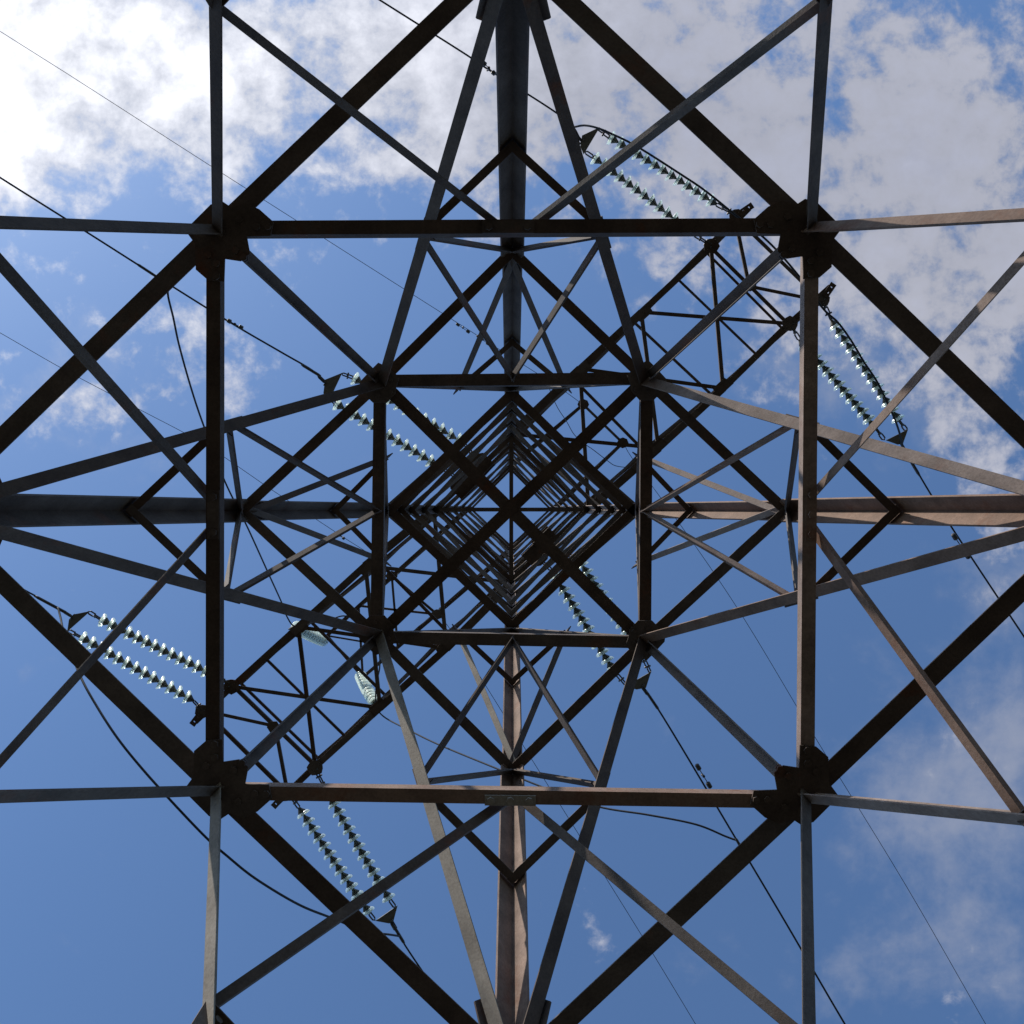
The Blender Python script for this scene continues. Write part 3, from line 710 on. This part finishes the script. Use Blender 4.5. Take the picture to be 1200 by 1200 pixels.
G2 = 'thin shield wires'
wire('shield_wire', [(683, 474, hS), (655, 454, hS-.05), (600, 419, hS-.2), (545, 384, hS-.35), (400, 292, hS-.8), (240, 190, hS-1.3), (100, 100, hS-1.8), (-20, 24, hS-2.2)], .0062, 'thin shield wire crossing the upper left sky to the arm above', group=G2, far=120, cat='shield wire')
wire('shield_wire', [(731, 520, hS), (745, 543, hS-.1), (815, 640, hS-.4), (875, 730, hS-.7), (960, 872, hS-1.2), (1060, 1035, hS-1.7), (1155, 1200, hS-2.2), (1230, 1330, hS-2.5)], .0062, 'thin shield wire running to the bottom right corner', group=G2, far=120, cat='shield wire')
wire('shield_wire', [(458, 674, hS), (435, 651, hS-.1), (400, 628, hS-.2), (320, 575, hS-.45), (240, 521, hS-.75), (160, 478, hS-1.0), (75, 433, hS-1.3), (0, 390, hS-1.6), (-120, 322, hS-2)], .0062, 'thin shield wire running to the left edge above the thick leg', group=G2, far=120, cat='shield wire')
wire('shield_wire', [(514, 720, hS), (530, 741, hS-.1), (567, 800, hS-.3), (617, 880, hS-.6), (667, 960, hS-.9), (750, 1093, hS-1.4), (815, 1200, hS-1.8), (880, 1310, hS-2.1)], .0062, 'thin shield wire running down to the bottom edge right of the bottom leg', group=G2, far=120, cat='shield wire')
G3 = 'slack loop wires'
wire('loop_wire', [(672, 149, 15.6), (685, 147, 15.4), (700, 150, 15.2), (717, 157, 15.1), (747, 172, 15.0), (802, 207, 14.9), (827, 224, 14.9), (858, 249, 14.9), (900, 283, 14.9), (935, 322, 14.9), (964, 361, 14.9), (982, 378, 14.9), (998, 400, 14.9), (1013, 425, 14.9), (1027, 446, 14.95), (1038, 468, 15.0), (1048, 490, 15.1), (1054, 507, 15.3), (1058, 524, 15.6)],
     .0155, 'slack black loop wire arching outside the upper right arm and its strings', cat='jumper wire', group=G3)
wire('loop_wire', [(68, 712, 15.75), (71, 724, 15.5), (76, 745, 15.0), (94, 792, 13.9), (113, 827, 13.4), (137, 864, 13.0), (165, 899, 12.8), (200, 938, 12.6), (240, 980, 12.6), (266, 1003, 12.7), (300, 1030, 12.9), (350, 1060, 13.4), (392, 1077, 14.0), (430, 1092, 14.8), (455, 1095, 15.3), (468, 1097, 15.75)],
     .0155, 'slack black loop wire hanging in a long curve at lower left', cat='jumper wire', group=G3)
wire('loop_wire', [(197, 333, 15.3), (197, 347, 15.4), (203, 372, 15.7), (210, 405, 16.1), (224, 455, 16.8), (238, 497, 17.4), (263, 563, 18.4), (290, 618, 19.3), (315, 673, 20.6), (330, 706, 21.6), (337, 724, 22.1), (346, 734, hS-2.2), (365, 730, 22.4), (385, 727, 22.4), (405, 722, 22.5), (430, 735, 22.5), (443, 760, 22.5), (445, 781, 22.4), (441, 802, 22.3), (441, 826, hS-2.2), (450, 840, 22.0), (480, 856, 21.0), (515, 873, 20.0), (583, 901, 18.4), (640, 924, 17.4), (700, 945, 16.6), (760, 955, 16.0), (815, 966, 15.6), (850, 980, 15.4), (864, 985, 15.3)],
     .0155, 'slack black loop wire led round the tower over the two end-on insulators', cat='jumper wire', group=G3, n=8)
wire('loop_wire', [(640, 446, hS-.1), (652, 475, hS-.3), (664, 494, hS-.6), (672, 508, hS-.8), (682, 518, hS-1), (695, 527, hS-1), (712, 540, hS-.9), (722, 546, hS-.7), (738, 547, hS-.3), (742, 539, hS-.1)],
     .008, 'thin slack wire loop behind the small upper right arm', cat='jumper wire')

# ------------------------------------------------------------------ vibration dampers
def damper(p, q, h, drop, size, label):
    """p, q: pixels of the two weights along the wire"""
    a, b_ = P(*p, h), P(*q, h); c = (a+b_)/2; d = (b_-a).normalized(); Lh = (b_-a).length/2
    root = thing('vibration_damper', label, 'damper', c, 'vibration dampers')
    v, f = tube_geo([d*(-Lh), d*Lh], .007, 6); mesh_obj('messenger_rod', v, f, M_HW, root)
    for s in (-1, 1):
        v, f = tube_geo([d*s*(Lh*.62), d*s*(Lh*.70), d*s*(Lh*1.15), d*s*(Lh*1.22)], size, 10, [size*.6, size, size*.92, size*.5]); mesh_obj('weight', v, f, M_HW, root)
    v, f = tube_geo([Vector((0, 0, -.02)), Vector(drop)*.6, Vector(drop)], .016, 6, [.022, .014, .022]); mesh_obj('clamp', v, f, M_HW, root)
def drop_to(p, q, h, wp, hw): return P(*wp, hw)-(P(*p, h)+P(*q, h))/2
damper((817.5, 898), (831.5, 921), 15.35, drop_to((817.5, 898), (831.5, 921), 15.35, (823, 908), 15.48), .036, 'small twin weight damper under the conductor below the tower core')
damper((1118, 628), (1134, 652), 15.2, drop_to((1118, 628), (1134, 652), 15.2, (1129, 638), 15.4), .036, 'small twin weight damper on the conductor right of the tower')
damper((567, 74), (579, 86), 15.45, drop_to((567, 74), (579, 86), 15.45, (571, 82), 15.6), .034, 'small twin weight damper on the conductor near the top leg')
damper((268, 376), (283, 384), 15.45, drop_to((268, 376), (283, 384), 15.45, (276, 381), 15.56), .034, 'small twin weight damper on the conductor at upper left')
damper((536, 380), (549, 389), hS-.5, drop_to((536, 380), (549, 389), hS-.5, (543, 383), hS-.36), .036, 'tiny damper on the thin wire, left of the top leg, farther of two')
damper((560, 394), (572, 403), hS-.4, drop_to((560, 394), (572, 403), hS-.4, (566, 397), hS-.3), .036, 'tiny damper on the thin wire, left of the top leg, nearer of two')
damper((394, 625), (403, 631), hS-.35, drop_to((394, 625), (403, 631), hS-.35, (399, 627), hS-.2), .036, 'tiny damper on the thin wire left of the tower core')
damper((548, 771), (555, 783), hS-.45, drop_to((548, 771), (555, 783), hS-.45, (551, 775), hS-.27), .036, 'tiny damper on the thin wire left of the bottom leg')
